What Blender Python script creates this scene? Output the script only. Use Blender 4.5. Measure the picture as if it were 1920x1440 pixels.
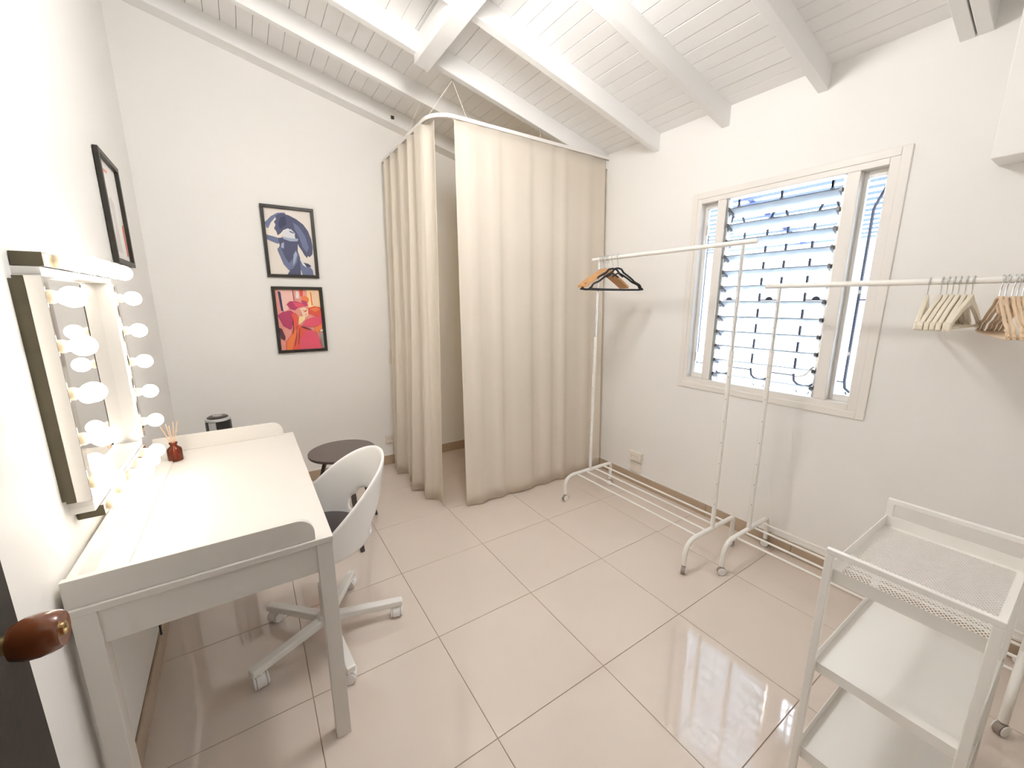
import bpy, math, random
from mathutils import Vector, Matrix
random.seed(7)
sc = bpy.context.scene
for o in list(bpy.data.objects): bpy.data.objects.remove(o)
C = sc.collection
PI = math.pi

# ------------------------------------------------------------------ camera
CAM = Vector((-0.55627, -0.93195, 1.44567)); YAW, PITCH, FPX = 0.58200, 0.20346, 751.8
fw = Vector((math.sin(YAW)*math.cos(PITCH), math.cos(YAW)*math.cos(PITCH), -math.sin(PITCH)))
rt = Vector((math.cos(YAW), -math.sin(YAW), 0)); up = rt.cross(fw)
cd = bpy.data.cameras.new('camera'); cam = bpy.data.objects.new('camera', cd); C.objects.link(cam)
cd.sensor_fit = 'HORIZONTAL'; cd.sensor_width = 36.0; cd.lens = FPX/1920*36.0
cd.clip_start = 0.02; cd.clip_end = 100
cam.matrix_world = Matrix(((rt.x, up.x, -fw.x, CAM.x), (rt.y, up.y, -fw.y, CAM.y), (rt.z, up.z, -fw.z, CAM.z), (0, 0, 0, 1)))
sc.camera = cam

# ------------------------------------------------------------------ sky, light, exposure
SKY = 5.5
BULB = 5.5
FILL_LAMP = 29.0  # strength of the added fill globe, out of view
w = bpy.data.worlds.new('sky'); sc.world = w; w.use_nodes = True
bg = w.node_tree.nodes['Background']
bg.inputs[0].default_value = (0.80, 0.90, 1.0, 1); bg.inputs[1].default_value = SKY
sc.view_settings.view_transform = 'Standard'; sc.view_settings.look = 'None'
sc.view_settings.gamma = 1.0; sc.view_settings.use_curve_mapping = False
sc.view_settings.exposure = 1.55
try:
    sc.cycles.use_denoising = True
    sc.cycles.max_bounces = 8; sc.cycles.diffuse_bounces = 6; sc.cycles.glossy_bounces = 4
    sc.cycles.transparent_max_bounces = 12; sc.cycles.transmission_bounces = 4
    sc.cycles.use_adaptive_sampling = True; sc.cycles.adaptive_threshold = 0.1; sc.cycles.use_light_tree = False
    sc.cycles.sample_clamp_indirect = 6.0
    sc.cycles.caustics_reflective = False; sc.cycles.caustics_refractive = False
except Exception: pass

# ------------------------------------------------------------------ materials
MAT = {}
def mat(name, col, rough=0.5, metal=0.0, spec=0.5, noise=None, bump=0.0, bscale=80.0, coat=0.0, sheen=0.0, emit=None, estr=0.0, trans=0.0):
    m = bpy.data.materials.new(name); m.use_nodes = True
    nt = m.node_tree; b = nt.nodes['Principled BSDF']
    b.inputs['Base Color'].default_value = (*col, 1); b.inputs['Roughness'].default_value = rough
    b.inputs['Metallic'].default_value = metal; b.inputs['Specular IOR Level'].default_value = spec
    b.inputs['Coat Weight'].default_value = coat; b.inputs['Coat Roughness'].default_value = 0.03
    if sheen: b.inputs['Sheen Weight'].default_value = sheen
    if trans: b.inputs['Transmission Weight'].default_value = trans
    if emit: b.inputs['Emission Color'].default_value = (*emit, 1); b.inputs['Emission Strength'].default_value = estr
    if noise or bump:
        tc = nt.nodes.new('ShaderNodeTexCoord')
    if noise:
        scl, amt = noise
        n = nt.nodes.new('ShaderNodeTexNoise'); n.inputs['Scale'].default_value = scl; n.inputs['Detail'].default_value = 4
        nt.links.new(tc.outputs['Object'], n.inputs['Vector'])
        r = nt.nodes.new('ShaderNodeMix'); r.data_type = 'RGBA'
        r.inputs[6].default_value = (*[c*(1-amt) for c in col], 1); r.inputs[7].default_value = (*[min(1, c*(1+amt*.5)) for c in col], 1)
        nt.links.new(n.outputs['Fac'], r.inputs[0]); nt.links.new(r.outputs[2], b.inputs['Base Color'])
    if bump:
        n2 = nt.nodes.new('ShaderNodeTexNoise'); n2.inputs['Scale'].default_value = bscale; n2.inputs['Detail'].default_value = 3
        nt.links.new(tc.outputs['Object'], n2.inputs['Vector'])
        bp = nt.nodes.new('ShaderNodeBump'); bp.inputs['Strength'].default_value = bump; bp.inputs['Distance'].default_value = 0.002
        nt.links.new(n2.outputs['Fac'], bp.inputs['Height']); nt.links.new(bp.outputs['Normal'], b.inputs['Normal'])
    MAT[name] = m
    return m
mat('wall', (.885, .872, .848), .55, bump=.10, bscale=55, noise=(1.6, .03), spec=.35)
mat('ceiling_paint', (.89, .88, .87), .5, bump=.08, bscale=40, noise=(3, .03), spec=.35)
mat('beam_paint', (.88, .875, .865), .45, bump=.1, bscale=30, noise=(4, .03), spec=.4)
mat('tile', (.735, .64, .565), .045, noise=(2.2, .08), spec=.95, coat=.0)
mat('grout', (.40, .30, .225), .8, noise=(30, .2))
mat('skirting_tile', (.50, .385, .28), .22, noise=(6, .12))
mat('trim_paint', (.84, .81, .77), .4, spec=.4)
mat('white_lacquer', (.86, .84, .81), .32, spec=.4)
mat('desk_paint', (.74, .71, .665), .38, spec=.35)
mat('chrome', (.80, .78, .74), .07, 1.0, noise=(3, .05))
mat('pole_chrome', (.84, .84, .85), .14, 1.0)
mat('steel', (.72, .73, .74), .2, 1.0)
mat('dark_steel', (.16, .16, .17), .35, .8)
mat('mirror', (.93, .93, .92), .01, 1.0)
mat('bulb_glow', (1, .95, .85), .3, emit=(1.0, .90, .77), estr=BULB)
mat('olive_metal', (.115, .098, .062), .35, .5, noise=(18, .35))
mat('fill_lamp_glow', (1, .97, .92), .3, emit=(1.0, .98, .955), estr=FILL_LAMP)  # glow of the added fill globe
mat('socket', (.70, .58, .42), .4)
mat('frame_black', (.030, .026, .020), .4, noise=(60, .3), spec=.4)
mat('paper', (.85, .80, .73), .35)
mat('plastic_white', (.86, .85, .835), .22, spec=.5)
mat('plastic_cream', (.83, .78, .70), .4)
mat('plastic_black', (.022, .020, .020), .35)
mat('wheel_grey', (.36, .30, .26), .5)
mat('seat_fabric', (.045, .032, .03), .85, noise=(120, .4), bump=.4, bscale=300, sheen=.2)
mat('dark_wood', (.060, .040, .035), .35, noise=(40, .3))
mat('table_top', (.115, .085, .075), .28, noise=(30, .15))
mat('brown_wood', (.20, .055, .016), .22, noise=(35, .45), coat=.4)
mat('brass', (.70, .55, .28), .25, 1.0)
mat('door_dark', (.020, .015, .012), .55, noise=(14, .5), bump=.2, bscale=60)
mat('hanger_wood', (.66, .36, .16), .4, noise=(40, .2))
mat('hanger_cream', (.80, .73, .60), .4)
mat('hanger_beige', (.70, .52, .34), .75, sheen=.3)
mat('hanger_black', (.010, .008, .010), .5)
mat('rack_white', (.87, .85, .81), .3)
mat('reed', (.78, .52, .34), .6)
mat('iron', (.018, .018, .032), .6)
mat('outdoor_white', (.86, .88, .90), .7, noise=(2, .04))
mat('pergola_blue', (.06, .08, .17), .7)
mat('ground_concrete', (.5, .49, .47), .8, noise=(3, .15))
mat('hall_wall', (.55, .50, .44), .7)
mat('black_hole', (.01, .008, .006), .9)
mat('silver_plastic', (.62, .62, .62), .3, .4)
mat('string', (.75, .68, .6), .8)

def mixmat(name, build):
    m = bpy.data.materials.new(name); m.use_nodes = True
    nt = m.node_tree; nt.nodes.remove(nt.nodes['Principled BSDF']); out = nt.nodes['Material Output']
    nt.links.new(build(nt), out.inputs['Surface']); MAT[name] = m
def N(nt, t, **kw):
    n = nt.nodes.new(t)
    for k, v in kw.items(): n.inputs[k].default_value = v
    return n
def mixs(nt, f, a, b):
    m = nt.nodes.new('ShaderNodeMixShader')
    if isinstance(f, (int, float)): m.inputs[0].default_value = f
    else: nt.links.new(f, m.inputs[0])
    nt.links.new(a, m.inputs[1]); nt.links.new(b, m.inputs[2]); return m.outputs[0]
def clear_glass(nt):
    fr = N(nt, 'ShaderNodeFresnel', IOR=1.35)
    t = N(nt, 'ShaderNodeBsdfTransparent', Color=(.94, .97, 1, 1)); g = N(nt, 'ShaderNodeBsdfGlossy', Roughness=.02)
    return mixs(nt, fr.outputs[0], t.outputs[0], g.outputs[0])
mixmat('pane_glass', clear_glass)
def louver_glass(nt):
    t = N(nt, 'ShaderNodeBsdfTransparent', Color=(.93, .97, 1, 1)); tr = N(nt, 'ShaderNodeBsdfTranslucent', Color=(.90, .95, 1, 1))
    d = N(nt, 'ShaderNodeBsdfDiffuse', Color=(.88, .92, .96, 1)); g = N(nt, 'ShaderNodeBsdfGlossy', Roughness=.1)
    fr = N(nt, 'ShaderNodeFresnel', IOR=1.4)
    a = mixs(nt, .15, tr.outputs[0], d.outputs[0]); b = mixs(nt, .42, a, t.outputs[0])
    return mixs(nt, fr.outputs[0], b, g.outputs[0])
mixmat('louver_glass', louver_glass)
def amber(nt):
    fr = N(nt, 'ShaderNodeFresnel', IOR=1.45)
    t = N(nt, 'ShaderNodeBsdfTransparent', Color=(.72, .20, .06, 1)); g = N(nt, 'ShaderNodeBsdfGlossy', Roughness=.04)
    d = N(nt, 'ShaderNodeBsdfDiffuse', Color=(.30, .07, .02, 1))
    return mixs(nt, fr.outputs[0], mixs(nt, .25, t.outputs[0], d.outputs[0]), g.outputs[0])
mixmat('amber_glass', amber)
def cloth(nt):
    tc = N(nt, 'ShaderNodeTexCoord'); n = N(nt, 'ShaderNodeTexNoise', Scale=260.0); nt.links.new(tc.outputs['Object'], n.inputs['Vector'])
    bp = N(nt, 'ShaderNodeBump', Strength=.12, Distance=.001); nt.links.new(n.outputs['Fac'], bp.inputs['Height'])
    d = N(nt, 'ShaderNodeBsdfDiffuse', Color=(.955, .925, .875, 1)); t = N(nt, 'ShaderNodeBsdfTranslucent', Color=(.97, .86, .68, 1))
    nt.links.new(bp.outputs[0], d.inputs['Normal'])
    return mixs(nt, .45, d.outputs[0], t.outputs[0])
mixmat('curtain_cloth', cloth)

# ------------------------------------------------------------------ mesh helpers
ORG = {}
class MB:
    def __init__(s): s.v = []; s.f = []; s.mi = []; s.cur = 0
    def add(s, vs, fs):
        b = len(s.v); s.v += [Vector(p) for p in vs]
        for f in fs: s.f.append([b+i for i in f]); s.mi.append(s.cur)
        return s
    def box(s, x0, x1, y0, y1, z0, z1):
        return s.add([(x0,y0,z0),(x1,y0,z0),(x1,y1,z0),(x0,y1,z0),(x0,y0,z1),(x1,y0,z1),(x1,y1,z1),(x0,y1,z1)],
                     [(0,3,2,1),(4,5,6,7),(0,1,5,4),(1,2,6,5),(2,3,7,6),(3,0,4,7)])
    def prism(s, pts, off):
        n = len(pts); off = Vector(off); a = [Vector(p) for p in pts]
        nrm = Vector((0,0,0))
        for i in range(n): nrm += a[i].cross(a[(i+1) % n])
        if nrm.dot(off) > 0: a = a[::-1]
        return s.add(a + [p+off for p in a], [list(range(n)), list(range(2*n-1, n-1, -1))] + [(i, n+i, n+(i+1) % n, (i+1) % n) for i in range(n)])
    def tube(s, path, r, n=10, caps=True, closed=False):
        P = [Vector(p) for p in path]; m = len(P)
        rs = r if isinstance(r, (list, tuple)) else [r]*m
        T = []
        for i in range(m):
            if closed: d = P[(i+1) % m]-P[i-1]
            else: d = P[min(i+1, m-1)]-P[max(i-1, 0)]
            T.append(d.normalized())
        ref = Vector((0,0,1)) if abs(T[0].z) < .9 else Vector((1,0,0))
        u = T[0].cross(ref).normalized(); vs = []
        for i in range(m):
            u = (u - T[i]*u.dot(T[i])).normalized(); v = T[i].cross(u)
            for k in range(n):
                a = 2*PI*k/n; vs.append(P[i]+(u*math.cos(a)+v*math.sin(a))*rs[i])
        fs = []
        for i in range(m if closed else m-1):
            j = (i+1) % m
            for k in range(n): fs.append((i*n+k, i*n+(k+1) % n, j*n+(k+1) % n, j*n+k))
        if caps and not closed: fs += [list(range(n-1, -1, -1)), [(m-1)*n+k for k in range(n)]]
        return s.add(vs, fs)
    def lathe(s, prof, o=(0,0,0), axis='z', n=24, sx=1.0, sy=1.0):
        o = Vector(o); vs = []; fs = []
        for r, h in prof:
            for k in range(n):
                a = 2*PI*k/n; c, d = r*math.cos(a)*sx, r*math.sin(a)*sy
                if axis == 'z': p = (c, d, h)
                elif axis == 'x': p = (h, c, d)
                else: p = (d, h, c)
                vs.append(o+Vector(p))
        for i in range(len(prof)-1):
            for k in range(n): fs.append((i*n+k, i*n+(k+1) % n, (i+1)*n+(k+1) % n, (i+1)*n+k))
        fs += [list(range(n-1, -1, -1)), [(len(prof)-1)*n+k for k in range(n)]]
        return s.add(vs, fs)
    def ring_yz(s, x0, x1, y0, y1, z0, z1, t, tt=None):   # rectangular frame in the y-z plane
        tt = tt or t
        s.box(x0, x1, y0, y0+t, z0, z1); s.box(x0, x1, y1-t, y1, z0, z1)
        s.box(x0, x1, y0+t, y1-t, z0, z0+tt); return s.box(x0, x1, y0+t, y1-t, z1-tt, z1)
    def ring_xz(s, x0, x1, y0, y1, z0, z1, t):
        s.box(x0, x0+t, y0, y1, z0, z1); s.box(x1-t, x1, y0, y1, z0, z1)
        s.box(x0+t, x1-t, y0, y1, z0, z0+t); return s.box(x0+t, x1-t, y0, y1, z1-t, z1)
    def build(s, name, m, parent=None, smooth=False, bevel=0.0, seg=2, label=None, cat=None, group=None, kind=None, origin=None, angle=35):
        me = bpy.data.meshes.new(name)
        used = sorted({i for f in s.f for i in f})
        if len(used) < len(s.v):
            mp = {a: b for b, a in enumerate(used)}; s.v = [s.v[i] for i in used]; s.f = [[mp[i] for i in f] for f in s.f]
        org = Vector(origin) if origin is not None else (ORG[parent.name] if parent else Vector((0,0,0)))
        me.from_pydata([tuple(p-org) for p in s.v], [], s.f)
        ms = m if isinstance(m, (list, tuple)) else [m]
        for q in ms: me.materials.append(MAT[q])
        if len(ms) > 1: me.polygons.foreach_set('material_index', s.mi)
        me.validate(); me.update()
        if smooth:
            me.polygons.foreach_set('use_smooth', [True]*len(me.polygons)); me.set_sharp_from_angle(angle=math.radians(angle))
        o = bpy.data.objects.new(name, me); C.objects.link(o)
        if parent: o.parent = parent
        else: o.location = org
        ORG[o.name] = org
        if bevel:
            b = o.modifiers.new('bevel', 'BEVEL'); b.width = bevel; b.segments = seg; b.limit_method = 'ANGLE'; b.angle_limit = math.radians(50)
        tag(o, label, cat, group, kind)
        return o
def tag(o, label=None, cat=None, group=None, kind=None):
    if label: o['label'] = label
    if cat: o['category'] = cat
    if group: o['group'] = group
    if kind: o['kind'] = kind
    return o
def thing(name, loc, label, cat, group=None):
    o = bpy.data.objects.new(name, None); C.objects.link(o); o.location = loc; o.empty_display_size = .05
    ORG[o.name] = Vector(loc); return tag(o, label, cat, group)
def copy_tree(o, parent=None):
    c = o.copy(); C.objects.link(c); c.parent = parent
    for ch in o.children: copy_tree(ch, c)
    return c
def arc(c, r, a0, a1, n, ax=(1,0,0), ay=(0,0,1)):
    c, ax, ay = Vector(c), Vector(ax), Vector(ay)
    return [c+ax*(r*math.cos(a0+(a1-a0)*i/n))+ay*(r*math.sin(a0+(a1-a0)*i/n)) for i in range(n+1)]
def smoothpath(pts, n=6):
    P = [Vector(p) for p in pts]; out = []
    for i in range(len(P)-1):
        p0, p1, p2, p3 = P[max(i-1,0)], P[i], P[i+1], P[min(i+2,len(P)-1)]
        for k in range(n):
            t = k/n
            out.append(.5*((2*p1)+(p2-p0)*t+(2*p0-5*p1+4*p2-p3)*t*t+(3*p1-p0-3*p2+p3)*t**3))
    return out+[P[-1]]

# ------------------------------------------------------------------ room dimensions
XR, YB, YN = 1.944, 2.5375, -1.13
XL = lambda y: -0.984-0.0195*y
ZC = lambda x: 2.562+0.232*(XR-x)
S = .5

# floor: grout bed with one tile per piece
floor = MB().box(-1.3, 2.1, -2.4, 2.7, -.05, -.0022).build('floor', 'grout', kind='structure')
tile_me = None
XS = [-1.05, -1.0, -.5, 0, .5, 1.0, 1.5, 1.96]; YS = [-2.3, -2.0, -1.5, -1.0, -.5, 0, .5, 1.0, 1.5, 2.0, 2.5, 2.55]
for i in range(len(XS)-1):
    for j in range(len(YS)-1):
        g = .0014
        MB().box(XS[i]+g, XS[i+1]-g, YS[j]+g, YS[j+1]-g, -.012, 0).build('tile', 'tile', floor, bevel=.0006, seg=1)

# walls
MB().prism([(XL(-2.4), -2.4, 0), (XL(2.7), 2.7, 0), (-1.25, 2.7, 0), (-1.25, -2.4, 0)], (0, 0, 3.4)).build('wall_left', 'wall', kind='structure')
MB().box(-1.2, 2.1, YB, YB+.15, 0, 3.4).build('wall_back', 'wall', kind='structure')
WY0, WY1, WZ0, WZ1 = -.262, .703, .900, 2.080
m = MB()
m.box(XR, XR+.14, WY1, YB, 0, 2.65); m.box(XR, XR+.14, -2.4, WY0, 0, 2.65)
m.box(XR, XR+.14, WY0, WY1, 0, WZ0); m.box(XR, XR+.14, WY0, WY1, WZ1, 2.65)
wall_right = m.build('wall_right', 'wall', kind='structure')
MB().box(1.795, XR+.01, YN, -.553, 1.957, 2.62).build('soffit', 'wall', wall_right, bevel=.004)
m = MB(); m.box(-.06, XR+.05, YN-.14, YN, 0, 3.3); m.box(-1.15, -.06, YN-.14, YN, 2.05, 3.4)
m.build('wall_near', 'wall', kind='structure')
# unseen hall box beyond the open door, added to keep sky light out
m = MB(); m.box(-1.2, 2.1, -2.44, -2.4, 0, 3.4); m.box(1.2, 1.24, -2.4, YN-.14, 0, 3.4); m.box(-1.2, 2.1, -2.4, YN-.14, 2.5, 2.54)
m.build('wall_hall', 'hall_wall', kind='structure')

# skirting in tile pieces
def skirting(name, a, b, nrm, h=.085, t=.011, n=None):
    a, b, nrm = Vector(a), Vector(b), Vector(nrm).normalized()
    L = (b-a).length; d = (b-a)/L; k = max(1, round(L/.5))
    base = MB().prism([a, b, b-nrm*.0-nrm*0+nrm*.003, a+nrm*.003], (0, 0, h)).build(name, 'grout', kind='structure')
    for i in range(k):
        p, q = a+d*(L*i/k+.001), a+d*(L*(i+1)/k-.001)
        MB().prism([p, q, q+nrm*t, p+nrm*t], (0, 0, h)).build('skirting_tile', 'skirting_tile', base, bevel=.0015)
        # plaster ledge above
    if name != 'baseboard_left': MB().prism([a, b, b+nrm*.006, a+nrm*.006], (0, 0, h+.012)).build('plaster_edge', 'wall', base, bevel=.003)
skirting('baseboard_left', (XL(-1.0), -1.0, 0), (XL(YB), YB, 0), (1, .0195, 0))
skirting('baseboard_back', (-1.02, YB, 0), (XR, YB, 0), (0, -1, 0))
skirting('baseboard_right', (XR, YB, 0), (XR, YN, 0), (-1, 0, 0))
skirting('baseboard_near', (-.06, YN, 0), (XR, YN, 0), (0, 1, 0))

# ceiling: deck, boards, joists, purlin
def slope_prism(x0, x1, y0, y1, d0, d1):
    """solid following the roof slope between depths d0 (upper) and d1 (lower) below the ceiling plane"""
    return [(x0, y0, ZC(x0)-d0), (x1, y0, ZC(x1)-d0), (x1, y0, ZC(x1)-d1), (x0, y0, ZC(x0)-d1)], (0, y1-y0, 0)
m = MB(); m.prism(*slope_prism(-1.3, 2.1, -2.4, 2.7, -.06, -.012)); ceiling = m.build('ceiling', 'black_hole', kind='structure')
bw = .081; x = XR+.085
i = 0
while x > -1.06:
    x1 = x; x0 = x-bw; g = .0009; c = .0028; sl = random.uniform(-.0012, .0008)
    pts = [(x0+g, ZC(x0)+.012), (x1-g, ZC(x1)+.012), (x1-g, ZC(x1)+c+sl), (x1-g-c, ZC(x1-c)+sl), (x0+g+c, ZC(x0+c)+sl), (x0+g, ZC(x0)+c+sl)]
    MB().prism([(p[0], -1.2, p[1]) for p in pts], (0, 3.75, 0)).build('board', 'ceiling_paint', ceiling)
    x -= bw; i += 1
JD = .108
for y0, y1, d in [(2.425, 2.545, .104), (1.945, 1.99, JD), (1.505, 1.55, JD), (1.03, 1.075, JD), (.547, .592, JD), (.06, .105, JD), (-.418, -.375, JD), (-.466, -.424, JD), (-.95, -.905, JD)]:
    m = MB(); m.prism(*slope_prism(-1.15, XR+.03, y0, y1, -.002, d)); m.build('beam', 'beam_paint', ceiling, bevel=.003)
m = MB(); m.prism(*slope_prism(.408, .492, YN-.05, 1.545, .03, .152)); m.build('purlin', 'beam_paint', ceiling, bevel=.003)
m = MB(); m.box(.545, .568, 2.417, 2.43, ZC(.556)-.074, ZC(.556)-.052); m.build('knot_hole', 'dark_wood', ceiling, label='small dark notch in the last beam')

# ------------------------------------------------------------------ window
win = MB()
# casing proud of the wall
win.ring_yz(XR-.009, XR+.002, -.297, .738, .867, 2.113, .036)
window = win.build('window_1', 'trim_paint', kind='structure', bevel=.003)
m = MB()
X0, X1 = XR-.004, XR+.075
m.box(X0, X1, .675, WY1, WZ0, WZ1); m.box(X0, X1, WY0, -.224, WZ0, WZ1)
m.box(X0, X1, -.224, .675, WZ0, .938); m.box(X0, X1, -.224, .675, 2.048, WZ1)
m.build('frame', 'trim_paint', window, bevel=.003)
for a, b in ((.518, .570), (-.124, -.070)):
    MB().box(X0, X1, a, b, .938, 2.048).build('mullion', 'trim_paint', window, bevel=.003)
# two narrow side lights with sash and pane
for a, b in ((.570, .675), (-.224, -.124)):
    m = MB(); m.ring_yz(XR+.045, XR+.072, a, b, .938, 2.048, .016, .03)
    s = m.build('sash', 'white_lacquer', window, bevel=.002)
    MB().box(XR+.056, XR+.060, a+.014, b-.014, .966, 2.02).build('pane', 'pane_glass', s)
for z in (1.86, 1.05):
    MB().box(XR+.03, XR+.046, .640, .650, z, z+.06).build('hinge', 'steel', window)
# louvres
for a in (.504, -.069):
    MB().box(XR+.012, XR+.034, a, a+.013, .940, 2.046).build('louvre_rail', 'steel', window)
nl = 12
for k in range(nl):
    z = 1.985-k*.0905
    ca, sa = math.cos(math.radians(24)), math.sin(math.radians(24))
    wd, th = .100, .006
    p = [(XR+.002, z), (XR+.002+wd*ca, z-wd*sa), (XR+.002+wd*ca+th*sa, z-wd*sa+th*ca), (XR+.002+th*sa, z+th*ca)]
    bl = MB().prism([(q[0], -.052, q[1]) for q in p], (0, .552, 0)).build('louvre_blade', 'louver_glass', window)
    for a in (.490, -.058):
        pp = [(XR-.002, z-.010), (XR+.050, z-.034), (XR+.050, z-.016), (XR-.002, z+.010)]
        MB().prism([(q[0], a, q[1]) for q in pp], (0, .012, 0)).build('blade_clip', 'dark_steel', bl)
m = MB(); m.tube(smoothpath([(XR+.01, -.05, 1.10), (XR-.02, -.045, 1.09), (XR-.035, -.03, 1.06), (XR-.04, .01, 1.045)]), .005, 8)
m.build('crank_handle', 'steel', window, smooth=True)
# iron grille outside
GX = 2.115
gr = thing('window_grille', (GX, .2, .9), 'dark iron security grille with paired bars outside the louvred window', 'grille')
k = 0
for c in (.777, .533, .289, .045, -.199, -.443):
    for s_ in (-1, 1):
        y = c+s_*.056
        m = MB(); m.tube([(GX, c, 2.10), (GX, c, 2.035), (GX, c+s_*.012, 2.015), (GX, c+s_*.05, 1.915), (GX, y, 1.89), (GX, y, 1.02), (GX, c+s_*.05, .985), (GX, c+s_*.03, .968), (GX, c, .962)], .0075, 6)
        m.build('bar', 'iron', gr, smooth=True)
    MB().tube([(GX, c-.056, 1.453), (GX, c+.056, 1.453)], .004, 6).build('crossbar', 'iron', gr)
    pr = arc((GX, c, 1.453), .02, 0, PI, 8, (0,1,0), (0,0,1))
    MB().prism([q-Vector((.004,0,0)) for q in pr], (.008, 0, 0)).build('half_disc', 'iron', gr)
    MB().lathe([(.001,-.016),(.011,-.011),(.016,0),(.011,.011),(.001,.016)], (GX, c, 2.02), n=10).build('finial', 'iron', gr, smooth=True)
    m = MB(); m.tube([(GX, c+.045, .965), (GX, c, .845), (GX, c-.045, .965)], .004, 6); m.build('lower_brace', 'iron', gr)
    MB().tube([(GX, c-.056, 1.017), (GX, c-.188, 1.017)], .004, 6).build('crossbar', 'iron', gr)
    MB().tube([(GX, c, .845), (GX, c, .80)], .004, 6).build('foot_bar', 'iron', gr)
MB().tube([(GX, -.55, 2.10), (GX, .85, 2.10)], .006, 6).build('top_rail', 'iron', gr)
MB().tube([(GX, -.55, .80), (GX, .85, .80)], .006, 6).build('bottom_rail', 'iron', gr)
# yard outside: white wall, pergola, ground
MB().box(2.1, 9, -6, 9, -.1, -.02).build('ground', 'ground_concrete', kind='structure')
MB().box(4.2, 4.35, -5, 8, -.02, 2.0).build('wall_yard', 'outdoor_white', kind='structure')
pg = thing('pergola', (3.2, .5, 0), 'slatted blue-grey pergola roof over the yard outside the window', 'pergola')
for i in range(20):
    xx = 2.45+i*.095
    MB().box(xx, xx+.016, -2.5, 5.5, 2.445-.0228*i, 2.465-.0228*i).build('slat', 'pergola_blue', pg)
for yy in (-1.2, -.1, 1.0, 2.1, 3.2):
    m = MB(); m.prism([(2.3, yy, 2.505), (4.3, yy, 2.025), (4.3, yy, 2.075), (2.3, yy, 2.555)], (0, .05, 0)); m.build('rafter', 'pergola_blue', pg)
for yy in (-2.0, 4.5):
    MB().box(4.1, 4.18, yy, yy+.08, -.02, 2.03).build('post', 'pergola_blue', pg)

# ------------------------------------------------------------------ open dark door at the left with its knob
DX = -.873
door = MB().box(DX-.04, DX, -.985, -.136, .008, 2.03).build('door_1', 'door_dark', kind='structure', bevel=.002)
kb = Vector((DX, -.25, 1.037))
m = MB(); m.lathe([(.042, 0), (.042, .004), (.036, .009), (.02, .012), (.012, .013)], kb, 'x', 28); m.build('knob_rose', 'brass', door, smooth=True)
m = MB(); m.lathe([(.011, .01), (.011, .034), (.015, .038)], kb, 'x', 20); m.build('knob_neck', 'brass', door, smooth=True)
m = MB(); m.lathe([(.013, .032), (.021, .036), (.0255, .047), (.0265, .06), (.0252, .070), (.023, .077), (.0205, .080), (.012, .0785)], kb, 'x', 32)
kn = m.build('knob', 'brown_wood', door, smooth=True, label='glossy reddish-brown wooden door knob')
m = MB(); m.lathe([(.0085, .077), (.0085, .0812), (.005, .0808), (.004, .0775)], kb, 'x', 20); m.build('lock_ring', 'brass', kn, smooth=True)
for z in (.25, 1.0, 1.75):
    m = MB(); m.tube([(DX-.02, -.995, z), (DX-.02, -.995, z+.09)], .007, 10); m.build('hinge', 'brass', door, smooth=True)
m = MB(); m.box(-.06, -.02, YN-.15, YN+.008, 0, 2.08); m.box(-.97, -.02, YN-.15, YN+.008, 2.05, 2.09); m.box(-.972, -.932, YN-.15, YN+.008, 0, 2.08)
m.build('trim_1', 'trim_paint', kind='structure', bevel=.003)

# ------------------------------------------------------------------ desk
DY0, DY1, DXB, DXF = .292, 1.482, -.978, -.405
desk = thing('desk', (-.69, .887, 0), 'white writing desk with raised rounded side panels under the lit mirror', 'desk')
MB().box(DXB, DXF, DY0, DY1, .727, .745).build('desktop', 'desk_paint', desk, bevel=.0015)
def gallery(y0, y1):
    y0, y1 = (y0+.009, y1+.009) if y0 < .8 else (y0-.009, y1-.009)
    r = .048; pts = [(DXB, y0, .7452), (-.452, y0, .7452)]
    pts += [Vector((-.452-r, y0, .817-r))+Vector((r*math.cos(a), 0, r*math.sin(a))) for a in [PI/2*k/10 for k in range(11)]]
    pts += [(DXB, y0, .817)]
    return MB().prism(pts, (0, y1-y0, 0))
gallery(DY0, DY0+.018).build('side_panel', 'desk_paint', desk, bevel=.0015)
gallery(DY1-.018, DY1).build('side_panel', 'desk_paint', desk, bevel=.0015)
MB().box(DXB, DXB+.018, DY0+.0275, DY1-.0275, .7452, .805).build('back_panel', 'desk_paint', desk, bevel=.0015)
MB().box(DXB+.018, DXB+.085, DY0+.028, DY1-.028, .7452, .7515).build('back_ledge', 'desk_paint', desk, bevel=.001)
for y in (DY0+.003, DY1-.048):
    for x in (DXB+.006, DXF-.047):
        MB().box(x, x+.045, y, y+.045, 0, .727).build('leg', 'desk_paint', desk, bevel=.002)
for y in (DY0+.010, DY1-.028):
    MB().box(DXB+.05, DXF-.044, y, y+.018, .632, .727).build('apron', 'desk_paint', desk, bevel=.001)
MB().box(DXB+.02, DXB+.038, DY0+.045, DY1-.045, .632, .727).build('apron', 'desk_paint', desk, bevel=.001)
dr = MB().box(DXF-.030, DXF-.012, DY0+.045, DY1-.045, .640, .726).build('drawer_front', 'desk_paint', desk, bevel=.002)
m = MB(); m.box(DXB+.06, DXF-.035, DY0+.05, DY1-.05, .655, .70); m.build('drawer_box', 'desk_paint', desk)
m = MB(); m.box(-.62, -.60, .60, .618, .585, .655); m.build('cable_clip', 'plastic_cream', desk)

# cable on the wall below the desk
m = MB(); m.tube(smoothpath([(XL(1.05)+.012, 1.05, .62), (XL(1.06)+.014, 1.07, .40), (XL(1.06)+.014, 1.06, .22), (XL(1.04)+.016, 1.04, .10)]), .004, 8)
m.build('power_cable', 'plastic_black', smooth=True, label='thin black power cable hanging on the wall under the desk', cat='cable')

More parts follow.
